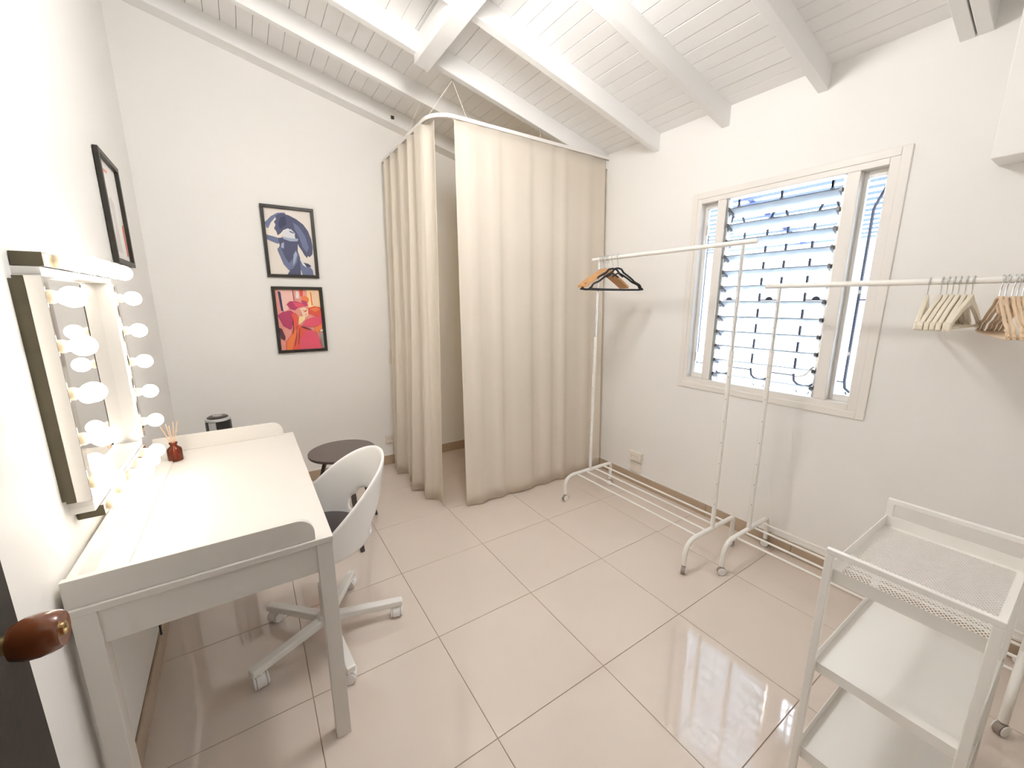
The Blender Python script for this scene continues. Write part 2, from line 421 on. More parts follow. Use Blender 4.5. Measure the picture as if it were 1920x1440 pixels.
# ------------------------------------------------------------------ vanity mirror
WX = -.998
MY0, MY1, MZ0, MZ1 = .498, 1.112, .898, 1.526
FD = .052
van = thing('vanity_mirror', (WX, .8, .865), 'white framed make-up mirror ringed with glowing round bulbs on left wall', 'mirror')
t = .018
for a in ((MY0, MY1, MZ0, MZ0+t), (MY0, MY1, MZ1-t, MZ1), (MY0, MY0+t, MZ0+t, MZ1-t), (MY1-t, MY1, MZ0+t, MZ1-t)):
    MB().box(WX, WX+FD, *a).build('frame_board', 'white_lacquer', van, bevel=.0012)
MB().box(WX+.001, WX+.010, MY0+t, MY1-t, MZ0+t, MZ1-t).build('backing', 'white_lacquer', van)
MB().box(WX+.011, WX+.014, MY0+t+.001, MY1-t-.001, MZ0+t+.001, MZ1-t-.001).build('mirror_glass', 'mirror', van)
BD = .060
def light_bar(y0, y1, z0, z1, spots):
    hz = (y1-y0) > (z1-z0)
    m = MB()
    if hz: m.box(WX+.012, WX+BD, y0+.003, y1-.003, z0, z1)
    else: m.box(WX+.030, WX+BD, y0, y1, z0, z1)
    b = m.build('light_bar', 'chrome', van, bevel=.0015)
    if hz:
        for a in (y0, y1-.0028): MB().box(WX+.006, WX+BD-.001, a, a+.0028, z0+.0005, z1-.0005).build('end_cap', 'olive_metal', b)
    else: MB().box(WX+.012, WX+.0298, y0+.0003, y1-.0003, z0+.001, z1-.001).build('housing', 'olive_metal', b)
    dy, dz = (.004, .0) if (y1-y0) > (z1-z0) else (.0, .006)
    m = MB(); m.box(WX, WX+.012, y0+dy+.001, y1-dy-.001, z0+.002+dz, z1-.002-dz); m.build('base_plate', 'olive_metal', b)
    for (y, z) in spots:
        m = MB(); m.lathe([(.0165, 0), (.0165, .007), (.0135, .012)], (WX+BD, y, z), 'x', 18); m.build('socket', 'socket', b, smooth=True)
        R = .026; cx = .040
        pr = [(.012, .011), (.013, .016)]+[(R*math.cos(a), cx+R*math.sin(a)) for a in [(-60+150*k/8)*PI/180 for k in range(9)]]
        pr[-1] = (.0006, cx+R)
        m = MB(); m.lathe(pr, (WX+BD, y, z), 'x', 14); m.build('bulb', 'bulb_glow', b, smooth=True)
zs = [.984+.118*k for k in range(5)]; ys = [.580+.117*k for k in range(5)]
light_bar(MY0-.030, MY0-.001, .940, 1.505, [(MY0-.0155, z) for z in zs])
light_bar(MY1+.001, MY1+.030, .925, 1.505, [(MY1+.0155, z) for z in zs])
light_bar(.500, 1.110, 1.527, 1.560, [(y, 1.5435) for y in ys])
light_bar(.535, 1.110, .866, .897, [(y, .8815) for y in ys])

# ------------------------------------------------------------------ framed pictures
def picture(name, loc, ax, w, h, label, shapes, bgc, depth=.018, fwid=.022):
    """ax: unit vector along picture width; normal = toward the room. loc = lower left corner on the wall"""
    ax = Vector(ax).normalized(); az = Vector((0,0,1)); nr = ax.cross(az)
    L = Vector(loc)
    t = thing(name, L+ax*w/2, label, 'picture')
    P = lambda u, v, d: L+ax*u+az*v+nr*d
    for a, b, c, d in ((0, w, 0, fwid), (0, w, h-fwid, h), (0, fwid, fwid, h-fwid), (w-fwid, w, fwid, h-fwid)):
        MB().prism([P(a, c, .001), P(b, c, .001), P(b, d, .001), P(a, d, .001)], nr*depth).build('frame_rail', 'frame_black', t, bevel=.0015)
    iw, ih = w-2*fwid, h-2*fwid
    base = (.003)
    m = MB(); cols = []
    def addpoly(poly, d):
        pts = [P(fwid+iw*min(1, max(0, u)), fwid+ih*(1-min(1, max(0, v))), d) for u, v in poly]
        m.prism(pts, nr*.0002)
    names = []
    m.cur = 0; names.append(bgc); addpoly([(0,0),(1,0),(1,1),(0,1)], base)
    for i, (c, poly) in enumerate(shapes):
        if c not in names: names.append(c)
        m.cur = names.index(c); addpoly(poly, base+.0003*(i+1))
    m.build('print', names, t)
    return t
def ink(n, c):
    mat(n, c, .6)
    return n
for n, c in dict(ink_cream=(.84,.78,.72), ink_slate=(.085,.095,.18), ink_slate_lt=(.16,.19,.33), ink_pale=(.38,.44,.58), ink_ice=(.74,.77,.82), ink_navy=(.045,.055,.12),
                 ink_salmon=(.85,.35,.30), ink_pink=(.78,.10,.17), ink_magenta=(.50,.055,.15), ink_red=(.78,.11,.07), ink_orange=(.85,.22,.07), ink_peach=(.92,.66,.48),
                 ink_rose=(.93,.58,.52), ink_dark=(.10,.03,.05), ink_yellow=(.95,.72,.38), ink_grey=(.35,.32,.30), ink_white=(.88,.86,.84), ink_faint=(.72,.70,.68)).items(): ink(n, c)
blue = [
 ('ink_slate_lt', [(.02,.30),(.0,.22),(.14,.12),(.28,.06),(.44,.045),(.46,.07),(.34,.09),(.22,.14),(.12,.22),(.06,.30)]),
 ('ink_slate', [(.24,.10),(.36,.06),(.52,.08),(.68,.13),(.82,.20),(.92,.30),(.97,.42),(.99,.54),(.97,.66),(.90,.71),(.86,.69),(.84,.73),(.78,.68),(.74,.62),(.68,.55),(.62,.44),(.60,.34),(.48,.28),(.38,.31),(.30,.37),(.24,.40),(.22,.34),(.18,.30),(.22,.24),(.19,.20),(.24,.16)]),
 ('ink_slate_lt', [(.60,.18),(.72,.24),(.84,.38),(.90,.56),(.84,.64),(.76,.56),(.70,.40),(.62,.28)]),
 ('ink_navy', [(.34,.12),(.44,.10),(.46,.22),(.38,.27),(.30,.30),(.28,.22)]),
 ('ink_ice', [(.36,.36),(.42,.30),(.54,.29),(.62,.35),(.60,.42),(.52,.44),(.42,.42)]),
 ('ink_slate_lt', [(.50,.31),(.60,.34),(.60,.36),(.51,.34)]),
 ('ink_slate_lt', [(0,.40),(.14,.42),(.26,.44),(.30,.50),(.22,.53),(.10,.50),(0,.47)]),
 ('ink_slate', [(.24,.44),(.40,.42),(.56,.45),(.68,.44),(.66,.50),(.64,.62),(.68,.74),(.70,.84),(.66,.94),(.66,1),(.36,1),(.42,.94),(.40,.91),(.28,.80),(.20,.62),(.26,.56)]),
 ('ink_pale', [(.32,.41),(.48,.43),(.68,.43),(.66,.47),(.50,.48),(.36,.45)]),
 ('ink_slate_lt', [(.20,.60),(.28,.58),(.34,.72),(.42,.82),(.52,.74),(.60,.64),(.66,.66),(.60,.80),(.50,.90),(.40,.93),(.30,.84)]),
 ('ink_pale', [(.30,.52),(.36,.50),(.34,.60),(.28,.58)]),
 ('ink_pale', [(.54,.68),(.60,.62),(.62,.68),(.56,.80),(.50,.86)]),
 ('ink_slate_lt', [(.68,.78),(.78,.82),(.88,.86),(.94,.92),(.95,1),(.70,1),(.66,.9)]),
 ('ink_ice', [(.66,.74),(.76,.80),(.80,.88),(.72,.84)]),
 ('ink_navy', [(.74,.80),(.86,.82),(.92,.86),(.82,.87)]),
]
pink = [
 ('ink_rose', [(.06,0),(.38,0),(.38,.30),(.30,.28),(.12,.40),(.08,.24)]),
 ('ink_navy', [(.06,.02),(.12,.04),(.14,.36),(.09,.34)]),
 ('ink_salmon', [(.40,0),(.66,0),(.66,.18),(.42,.16)]), ('ink_dark', [(.385,.0),(.40,.0),(.41,.18),(.395,.18)]),
 ('ink_white', [(.46,.02),(.52,.03),(.52,.14),(.45,.14)]), ('ink_red', [(.54,.01),(.62,.0),(.61,.12),(.55,.1)]),
 ('ink_yellow', [(.70,.0),(.98,.0),(1,.30),(.72,.30)]), ('ink_peach', [(.82,.02),(.94,.02),(.95,.26),(.84,.28)]), ('ink_orange', [(.78,.04),(.81,.04),(.82,.26),(.79,.26)]),
 ('ink_magenta', [(0,.42),(.12,.36),(.30,.34),(.40,.40),(.36,.52),(.30,.60),(.24,.66),(.10,.60)]),
 ('ink_magenta', [(.22,.24),(.30,.19),(.44,.19),(.56,.22),(.68,.21),(.70,.26),(.60,.29),(.48,.29),(.40,.34),(.30,.32)]),
 ('ink_pink', [(.36,.20),(.52,.22),(.66,.26),(.56,.29),(.42,.28)]),
 ('ink_orange', [(.58,.12),(.66,.10),(.74,.14),(.74,.19),(.66,.21),(.58,.19)]), ('ink_magenta', [(.56,.17),(.64,.18),(.72,.20),(.64,.23),(.57,.21)]),
 ('ink_red', [(.70,.30),(.86,.27),(1,.29),(1,.46),(.84,.44),(.70,.40)]), ('ink_orange', [(.74,.32),(.90,.29),(.98,.33),(.86,.37)]),
 ('ink_peach', [(.50,.30),(.62,.28),(.70,.33),(.69,.42),(.62,.46),(.56,.44),(.54,.38)]),
 ('ink_yellow', [(.48,.44),(.62,.44),(.60,.50),(.50,.56),(.44,.58)]),
 ('ink_red', [(.60,.35),(.66,.34),(.66,.36),(.61,.37)]), ('ink_dark', [(.57,.345),(.60,.34),(.60,.352)]), ('ink_dark', [(.63,.335),(.67,.33),(.67,.342)]), ('ink_red', [(.615,.405),(.655,.40),(.64,.42)]),
 ('ink_pink', [(.52,.60),(.62,.50),(.78,.46),(1,.44),(1,.58),(.86,.62),(.74,.62),(.60,.62)]),
 ('ink_red', [(.30,.40),(.40,.38),(.46,.46),(.44,.58),(.56,.62),(.66,.64),(.60,.76),(.50,.88),(.42,1),(.10,1),(.12,.86),(.26,.74),(.32,.62),(.34,.50)]),
 ('ink_orange', [(.14,.86),(.30,.72),(.38,.64),(.42,.68),(.32,.84),(.24,1),(.12,1)]), ('ink_orange', [(.80,.64),(.98,.58),(1,.60),(.94,.70),(.84,.74)]),
 ('ink_pink', [(.46,.82),(.58,.70),(.72,.66),(.84,.74),(.92,.88),(.93,1),(.40,1)]),
 ('ink_magenta', [(.10,.48),(.22,.52),(.30,.62),(.26,.66),(.16,.58)]),
 ('ink_dark', [(.32,.52),(.335,.50),(.33,.64),(.30,.74),(.29,.73),(.315,.62)]), ('ink_dark', [(.40,.60),(.41,.59),(.37,.80),(.32,.94),(.31,.93),(.36,.78)]), ('ink_dark', [(.46,.64),(.47,.63),(.44,.78),(.40,.92),(.39,.91),(.43,.76)]),
 ('ink_dark', [(.50,.61),(.60,.63),(.72,.66),(.71,.675),(.58,.645),(.50,.625)]),
 ('ink_dark', [(0,.62),(.06,.64),(.12,.78),(.10,.84),(.02,.80)]), ('ink_grey', [(.92,.74),(1,.73),(1,.98),(.95,.98)]), ('ink_white', [(.93,.68),(1,.67),(1,.70),(.93,.71)]),
]
faint = [('ink_faint', [(.30,.40),(.44,.34),(.60,.40),(.56,.60),(.40,.62)]), ('ink_faint', [(.40,.62),(.56,.60),(.62,.92),(.30,.92)]), ('ink_red', [(.86,.60),(.94,.58),(.95,.92),(.88,.94)]), ('ink_salmon', [(.2,.1),(.5,.08),(.5,.11),(.2,.13)])]
YP = YB-.001
picture('framed_print', (-.386, YP, 1.617), (1,0,0), .340, .496, 'black-framed blue print of a figure with voluminous hair, upper of two on back wall', blue, 'ink_cream')
picture('framed_print', (-.374, YP, 1.062), (1,0,0), .340, .490, 'black-framed red and pink print of a figure in a ruffled gown on back wall', pink, 'ink_salmon')
wl = Vector((-.0195, 1, 0)).normalized()
picture('framed_print', (XL(1.575)+.002, 1.575, 1.615), wl, .385, .475, 'black-framed pale print on the left wall above the lit mirror', faint, 'ink_white')

# ------------------------------------------------------------------ reed diffuser
df = thing('reed_diffuser', (-.885, 1.315, .745), 'amber glass reed diffuser bottle with pale sticks standing on the desk', 'diffuser')
o = (-.885, 1.315, .7455)
m = MB(); m.lathe([(.020,0),(.026,.002),(.0275,.006),(.0275,.050),(.025,.058),(.016,.066),(.0125,.070),(.0125,.078),(.0155,.079),(.0155,.085),(.012,.086),(.0095,.085),(.0095,.070),(.020,.056),(.024,.05),(.024,.006),(.004,.005)], o, n=28)
m.build('bottle', 'amber_glass', df, smooth=True)
for dx, dy in ((-.042, .0), (-.020, .022), (-.004, -.006), (.030, .012), (.010, .03)):
    a = Vector(o)+Vector((-dx*.38, -dy*.38, .006)); b = Vector(o)+Vector((dx*.85, dy*.85, .168+random.uniform(-.012, .012)))
    MB().tube([a, b], .0016, 6).build('reed', 'reed', df)

# ------------------------------------------------------------------ tower fan behind the desk
fx, fy = -.757, 1.95
fan = thing('tower_fan', (fx, fy, 0), 'black and silver tower fan with round control dial behind the desk', 'fan')
R = .064
MB().lathe([(.10, 0), (.105, .006), (.10, .022), (.04, .03)], (fx, fy, 0), n=32).build('base', 'plastic_black', fan, smooth=True)
MB().lathe([(.03, .02), (R*.95, .05), (R, .07), (R, .74), (R*.97, .755)], (fx, fy, 0), n=36).build('body', 'plastic_black', fan, smooth=True)
def strip(a0, a1, z0, z1, r0, r1):
    n = 8; pts = [(fx+r1*math.cos(a0+(a1-a0)*i/n), fy+r1*math.sin(a0+(a1-a0)*i/n), z0) for i in range(n+1)]
    pts += [(fx+r0*math.cos(a1-(a1-a0)*i/n), fy+r0*math.sin(a1-(a1-a0)*i/n), z0) for i in range(n+1)]
    return MB().prism(pts, (0, 0, z1-z0))
strip(math.radians(228), math.radians(262), .06, .752, R-.003, R+.003).build('side_trim', 'silver_plastic', fan)
strip(math.radians(20), math.radians(50), .06, .752, R-.003, R+.003).build('side_trim', 'silver_plastic', fan)
MB().lathe([(R, .755), (R+.001, .76), (R-.002, .768), (R-.010, .770)], (fx, fy, 0), n=36).build('top_ring', 'silver_plastic', fan, smooth=True)
MB().lathe([(R-.010, .768), (R-.012, .774), (R-.020, .776), (.02, .776)], (fx, fy, 0), n=36).build('top_band', 'plastic_black', fan, smooth=True)
MB().lathe([(R-.018, .775), (R-.020, .779), (.02, .780)], (fx, fy, 0), n=36).build('control_panel', 'dark_wood', fan, smooth=True)
dl = MB().lathe([(.024, .779), (.024, .783), (.02, .784)], (fx, fy, 0), n=28).build('dial', 'silver_plastic', fan, smooth=True)
m = MB(); m.prism([(fx-.020, fy+.010, .7842), (fx-.016, fy+.014, .7842), (fx+.020, fy-.010, .7842), (fx+.016, fy-.014, .7842)], (0, 0, .0006)); m.build('dial_mark', 'plastic_black', dl)

# ------------------------------------------------------------------ round side table
tx, ty, tz = -.150, 1.565, .56
tb = thing('side_table', (tx, ty, 0), 'small round dark side table with splayed black legs behind the chair', 'table')
MB().lathe([(.175, tz-.018), (.188, tz-.016), (.190, tz-.012), (.190, tz-.002), (.188, tz)], (tx, ty, 0), n=48).build('table_top', ['table_top'], tb, smooth=True)
MB().lathe([(.10, tz-.032), (.11, tz-.019)], (tx, ty, 0), n=32).build('under_ring', 'dark_wood', tb, smooth=True)
for k in range(3):
    a = math.radians(-85+120*k)
    f = Vector((tx+.247*math.cos(a), ty+.247*math.sin(a), 0)); g = Vector((tx+.09*math.cos(a), ty+.09*math.sin(a), tz-.02))
    d = (g-f); sdv = Vector((-math.sin(a), math.cos(a), 0))*.015; dep = Vector((math.cos(a), math.sin(a), 0))*.011
    m = MB(); q0 = [f-sdv*.8-dep*.8, f+sdv*.8-dep*.8, f+sdv*.8+dep*.8, f-sdv*.8+dep*.8]; q1 = [g-sdv-dep, g+sdv-dep, g+sdv+dep, g-sdv+dep]
    m.add(q0+q1, [(3,2,1,0),(4,5,6,7),(0,1,5,4),(1,2,6,5),(2,3,7,6),(3,0,4,7)]); m.build('leg', 'dark_wood', tb, bevel=.003)

# ------------------------------------------------------------------ swivel chair
cx, cy = -.398, .785
ch = thing('swivel_chair', (cx, cy, 0), 'white plastic bucket swivel chair on five castors pulled up to the desk', 'chair')
def interp(tab, a):
    a = abs(a)
    for (a0, v0), (a1, v1) in zip(tab, tab[1:]):
        if a <= a1:
            t = (a-a0)/(a1-a0); t = t*t*(3-2*t); return v0+(v1-v0)*t
    return tab[-1][1]
ROT = math.radians(4)
def rim_hf(d): return .452+.366*((1+math.cos(math.radians(d)))/2)**1.30
def rim_rf(d): return .236+.050*max(0, math.cos(math.radians(d)))**2
NA, NV = 72, 22
vs = []; fs = []
for i in range(NA):
    deg = -180+360*i/NA; a = math.radians(deg)+ROT
    h, rr = rim_hf(deg), rim_rf(deg)
    for j in range(NV+1):
        v = j/NV
        if v <= .5:
            r = .02+(.175)*(v/.5); z = .438+.012*(v/.5)**3
        else:
            t = (v-.5)/.5
            k_ = min(1, max(0, (h-.50)/.16)); k_ = k_*k_*(3-2*k_)
            r0 = .195; r = r0+(rr-r0)*((1-k_)*t**.55+k_*(.35*t**.4+.65*t)); z = .450+(h-.450)*t**(1.35-.2*k_)
        vs.append(Vector((cx+.005+r*math.cos(a), cy+r*math.sin(a), z)))
for i in range(NA):
    k = (i+1) % NA
    for j in range(NV):
        deg = -180+360*(i+.5)/NA; v = (j+.5)/NV
        if v > .5 and (deg/42.0)**2+((v-.640)/.092)**2 < 1: continue
        fs.append((i*(NV+1)+j, k*(NV+1)+j, k*(NV+1)+j+1, i*(NV+1)+j+1))
fs.append([i*(NV+1) for i in range(NA)][::-1])
m = MB(); m.add(vs, fs)
sh = m.build('seat_shell', 'plastic_white', ch, smooth=True, angle=180)
w_ = sh.modifiers.new('weld', 'WELD'); w_.merge_threshold = .0004
lap = sh.modifiers.new('relax', 'SMOOTH'); lap.factor = .5; lap.iterations = 3
sd = sh.modifiers.new('solid', 'SOLIDIFY'); sd.thickness = .014; sd.offset = -1
ss = sh.modifiers.new('sub', 'SUBSURF'); ss.levels = 1; ss.render_levels = 1
MB().lathe([(.02, .454), (.178, .456), (.192, .468), (.190, .485), (.172, .498), (.02, .502)], (cx, cy, 0), n=40).build('seat_cushion', 'seat_fabric', ch, smooth=True)
MB().box(cx-.07, cx+.07, cy-.07, cy+.07, .405, .437).build('seat_plate', 'rack_white', ch, bevel=.006)
MB().lathe([(.014, .2), (.014, .41)], (cx, cy, 0), n=18).build('gas_lift', 'steel', ch, smooth=True)
MB().lathe([(.024, .085), (.026, .10), (.024, .26), (.02, .262)], (cx, cy, 0), n=22).build('column', 'rack_white', ch, smooth=True)
MB().lathe([(.040, .066), (.044, .07), (.044, .10), (.036, .108)], (cx, cy, 0), n=22).build('hub', 'rack_white', ch, smooth=True)
def castor(parent, p, ang, r=.026, hw=.018, top=.055, mats=('plastic_white', 'plastic_white')):
    """twin-wheel castor: a hood with two wheels on one axle; p is the point on the floor"""
    ax = Vector((-math.sin(ang), math.cos(ang), 0)); fwd = Vector((math.cos(ang), math.sin(ang), 0)); P = Vector(p)+Vector((0,0,r))
    def disc(m, c0, c1, rr, n=20):
        pts = [c0+fwd*(rr*math.cos(2*PI*k/n))+Vector((0,0,1))*(rr*math.sin(2*PI*k/n)) for k in range(n)]
        m.prism(pts, c1-c0)
    m = MB(); disc(m, P-ax*hw*.62, P+ax*hw*.62, r*1.02)
    m.tube([P+Vector((0,0,r*.7)), P+Vector((0,0,top-r))], .009, 12)
    hood = m.build('castor', mats[0], parent, smooth=True, bevel=.002)
    for s_ in (-1, 1):
        m = MB(); disc(m, P+ax*(s_*hw*.66), P+ax*(s_*hw), r*.97); m.build('wheel', mats[1], hood, smooth=True, bevel=.003)
    return hood
cas = [(-.594, 1.002, 40), (-.245, 1.05, -30), (-.128, .718, 75), (-.659, .656, 100), (-.364, .478, 160)]
for k in range(5):
    a = math.radians(-12+72*k); d = Vector((math.cos(a), math.sin(a), 0)); sdv = Vector((-math.sin(a), math.cos(a), 0))
    e0 = Vector((cx, cy, .0))+d*.035; e1 = Vector((cx, cy, 0))+d*.318
    m = MB(); w0, w1 = .020, .017
    q = [e0-sdv*w0+Vector((0,0,.068)), e0+sdv*w0+Vector((0,0,.068)), e0+sdv*w0+Vector((0,0,.100)), e0-sdv*w0+Vector((0,0,.100)),
         e1-sdv*w1+Vector((0,0,.056)), e1+sdv*w1+Vector((0,0,.056)), e1+sdv*w1+Vector((0,0,.084)), e1-sdv*w1+Vector((0,0,.084))]
    m.add(q, [(3,2,1,0),(4,5,6,7),(0,1,5,4),(1,2,6,5),(2,3,7,6),(3,0,4,7)]); m.build('leg', 'rack_white', ch, bevel=.005)
    e = Vector((cx, cy, 0))+d*.293
    castor(ch, e+Vector((random.uniform(-.008,.008), random.uniform(-.008,.008), 0)), math.radians([75, -30, 40, 100, 160][k]), r=.026, hw=.026, top=.062)

# ------------------------------------------------------------------ curtains and track
TZ, TX, TY, TR = 2.530, .492, 1.497, .14
path = [(XR-.002, TY, TZ)]+[Vector((TX+TR, TY+TR, TZ))+Vector((TR*math.cos(a), TR*math.sin(a), 0)) for a in [-PI/2-PI/2*k/12 for k in range(13)]]+[(TX, YB-.002, TZ)]
tr = thing('curtain_track', (TX+.5, TY, TZ), 'white curved ceiling curtain track hung on cords in the back corner', 'curtain track')
m = MB(); P = [Vector(p) for p in path]
def ribbon(P, t, h, zoff=0):
    vs = []; n = len(P)
    for i, p in enumerate(P):
        d = (P[min(i+1, n-1)]-P[max(i-1, 0)]).normalized(); s_ = Vector((-d.y, d.x, 0))*t/2
        for q in (p-s_+Vector((0,0,-h/2+zoff)), p+s_+Vector((0,0,-h/2+zoff)), p+s_+Vector((0,0,h/2+zoff)), p-s_+Vector((0,0,h/2+zoff))): vs.append(q)
    fs = [(3,2,1,0)]+[(4*i+k, 4*i+(k+1) % 4, 4*i+4+(k+1) % 4, 4*i+4+k) for i in range(n-1) for k in range(4)]+[tuple(4*(n-1)+k for k in range(4))]
    return MB().add(vs, fs)
ribbon(P, .017, .022).build('rail', 'white_lacquer', tr, bevel=.002)
ribbon(P, .005, .003, -.0122).build('rail_slot', 'wheel_grey', tr)
hk = Vector((.648, 1.553, ZC(.648)-.112))
MB().box(hk.x-.004, hk.x+.004, hk.y-.004, hk.y+.004, hk.z-.012, hk.z+.02).build('hook', 'steel', tr)
for e in ((.502, 1.60, TZ+.011), (.71, TY, TZ+.011)):
    MB().tube([hk, e], .0016, 6).build('cord', 'string', tr)
MB().tube([(.60, 1.96, ZC(.60)-.108), (TX, 1.96, TZ+.011)], .0012, 6).build('cord', 'string', tr)
MB().tube([(1.28, TY+.02, ZC(1.28)-.1), (1.28, TY, TZ+.011)], .0012, 6).build('cord', 'string', tr)

def curtain(name, line, folds, amp_t, amp_b, label, ztop, zbot, seed, lean=0.0, inward=None, hem=.0):
    rnd = random.Random(seed)
    P = [Vector((p[0], p[1], 0)) for p in line]
    L = [0]
    for a, b in zip(P, P[1:]): L.append(L[-1]+(b-a).length)
    nU, nV = 150, 26
    ph = [rnd.uniform(0, 6.28) for _ in range(8)]
    vs = []; fs = []
    for i in range(nU+1):
        u = i/nU; s_ = u*L[-1]
        k = 0
        while k < len(L)-2 and L[k+1] < s_: k += 1
        t = (s_-L[k])/(L[k+1]-L[k]); p = P[k].lerp(P[k+1], t); d = (P[k+1]-P[k]).normalized(); nr = Vector((d.y, -d.x, 0))
        uu = u+.022*math.sin(2*PI*u*2.3+ph[0])+.012*math.sin(2*PI*u*5+ph[1])
        w1 = math.sin(2*PI*folds*uu+ph[2]); w1 = w1*(1.25-.25*w1*w1)
        w2 = math.sin(2*PI*folds*.53*uu+ph[3]); w3 = math.sin(2*PI*folds*2.1*uu+ph[4])
        for j in range(nV+1):
            v = j/nV; z = ztop+(zbot-ztop)*v
            amp = amp_t+(amp_b-amp_t)*v**.7
            off = amp*(w1*(.75+.25*math.sin(3*v+ph[5]))+.45*v*w2+.18*(1-v)**2*w3)
            off += inward*v if inward else 0
            shift = .35*amp*math.cos(2*PI*folds*uu+ph[2])*min(1, v*3)
            q = p+nr*off+d*shift
            vs.append(Vector((q.x, q.y, z+(.004*w2 if j == nV else 0))))
    for i in range(nU):
        for j in range(nV): a = i*(nV+1)+j; fs.append((a, a+nV+1, a+nV+2, a+1))
    m = MB(); m.add(vs, fs)
    o = m.build(name, 'curtain_cloth', smooth=True, angle=180, origin=(P[0].x, P[0].y, 0), label=label, cat='curtain')
    s = o.modifiers.new('solid', 'SOLIDIFY'); s.thickness = .0022; s.offset = 0
    return o
curtain('curtain', [(.625, TY), (.66, TY), (1.0, TY-.004), (XR-.035, TY)], 6.4, .004, .012, 'wide cream cotton curtain panel hanging from track toward the window wall', 2.516, .012, 5, inward=.065)
curtain('curtain', [(TX, YB-.03), (TX, 2.1), (TX-.002, 1.66), (TX+.034, 1.565)], 5.2, .028, .05, 'narrow gathered cream curtain panel hanging beside the back wall outlet', 2.516, .010, 11, inward=.05)

# ------------------------------------------------------------------ clothes racks
def rack(loc, label, y_len, ztop, zpole=1.195, turn=0):
    """loc = floor point under the first post; the rack runs towards -y for y_len (negative) / +y"""
    X, Y, _ = loc
    r = thing('clothes_rack', (X, Y, 0), label, 'clothes rack')
    for yy in (Y, Y+y_len):
        m = MB(); rr = .075; zb = .188; x0, x1 = X-.245, X+.225
        pth = [(x0, yy, .052), (x0, yy, zb-rr)]+[Vector((x0+rr, yy, zb-rr))+Vector((rr*math.cos(a), 0, rr*math.sin(a))) for a in [PI-PI/2*k/8 for k in range(1, 9)]]
        rb = .03
        pth += [Vector((x1-rb, yy, zb-rb))+Vector((rb*math.cos(a), 0, rb*math.sin(a))) for a in [PI/2-PI/2*k/6 for k in range(0, 7)]]+[(x1, yy, .052)]
        m.tube(pth, .0125, 12); m.build('base_tube', 'rack_white', r, smooth=True)
        m = MB(); m.tube([(X, yy, zb), (X, yy, zpole)], .0115, 12); m.build('post', 'rack_white', r, smooth=True)
        m = MB(); m.tube([(X, yy, zpole), (X, yy, ztop-.01)], .0085, 12); m.build('chrome_pole', 'pole_chrome', r, smooth=True)
        for zh in (.34, .46, .58, .70, .82, .94, 1.06, 1.12):
            m = MB(); m.tube([(X-.0112, yy-.003, zh), (X-.0122, yy-.003, zh)], .0022, 8); m.build('pin_hole', 'dark_steel', r)
        for xx in (x0, x1):
            castor(r, (xx, yy, 0), random.uniform(0, 3.1), r=.022, hw=.015, top=.056, mats=('wheel_grey', 'plastic_white'))
    for k in range(4):
        xx = X-.135+k*.092
        m = MB(); m.tube([(xx, Y, .183), (xx, Y+y_len, .183)], .0058, 10); m.build('shelf_bar', 'rack_white', r, smooth=True)
    sg = 1 if y_len > 0 else -1
    m = MB(); m.tube([(X, Y-sg*.065, ztop), (X, Y+y_len+sg*.055, ztop)], .0125, 14); m.build('rail', 'rack_white', r, smooth=True)
    return r
R1 = (1.522, .165); R2 = (1.684, .047); Z1, Z2 = 1.728, 1.520
rack((R1[0], R1[1], 0), 'tall white clothes rack on castors nearest the curtain, holding few hangers', .975, Z1)
rack((R2[0], R2[1], 0), 'lower white clothes rack on castors between the window and the trolley', -.975, Z2)

# ------------------------------------------------------------------ hangers (local: origin at the rod top, body in local x-z)
def hook(m, r, neck, wire=.0019):
    # the hook rides over the rod: an arc above the rod centre (-.0125)
    c = Vector((0, 0, -.0125)); R_ = .0150+wire*0
    pts = [c+Vector((R_*math.cos(a), 0, R_*math.sin(a))) for a in [math.radians(-35+215*k/14) for k in range(15)]]
    pts += [(-.010, 0, -.030), (-.003, 0, -.042), (0, 0, -.054), (0, 0, neck)]
    return m.tube(smoothpath(pts, 2), wire, 8)
def shoulder(w, drop, th, neckh, sag=.0, ends=.018, n=10):
    """closed outline of a shaped shoulder piece, x from -w to w, top at 0"""
    top = []; bot = []
    for i in range(-n, n+1):
        t = i/n; x = t*w; a = abs(t)
        z = -drop*(a**1.25)+ (.010*(1-min(1, a*6)) )
        top.append((x, z)); hh = th*(1-.35*a)+neckh*max(0, 1-a*4)
        bot.append((x, z-hh))
    return top+bot[::-1]
def mk_wood(name, matname, th, w, drop, label, group, bar=False, y_th=.012, neck=-.088):
    t = thing(name, (0, 0, 0), label, 'hanger', group)
    hook(MB(), 0, neck).build('hook', 'steel', t, smooth=True)
    pts = [(x, -y_th/2, neck+z) for x, z in shoulder(w, drop, th, .012)]
    b = MB().prism(pts, (0, y_th, 0)).build('shoulder', matname, t, bevel=.003)
    if bar:
        MB().tube([(-w*.93, 0, neck-drop-.012), (w*.93, 0, neck-drop-.012)], .0055, 8).build('bar', matname, t, smooth=True)
        for s_ in (-1, 1):
            m = MB(); m.prism([(s_*w*.93-.012, -y_th*.55, neck-drop*.93+.004), (s_*w*.93+.010, -y_th*.55, neck-drop*.98), (s_*w*.93+.012, -y_th*.55, neck-drop-.022), (s_*w*.93-.012, -y_th*.55, neck-drop-.022)], (0, y_th*1.1, 0)); m.build('tip', matname, b, bevel=.003)
    return t
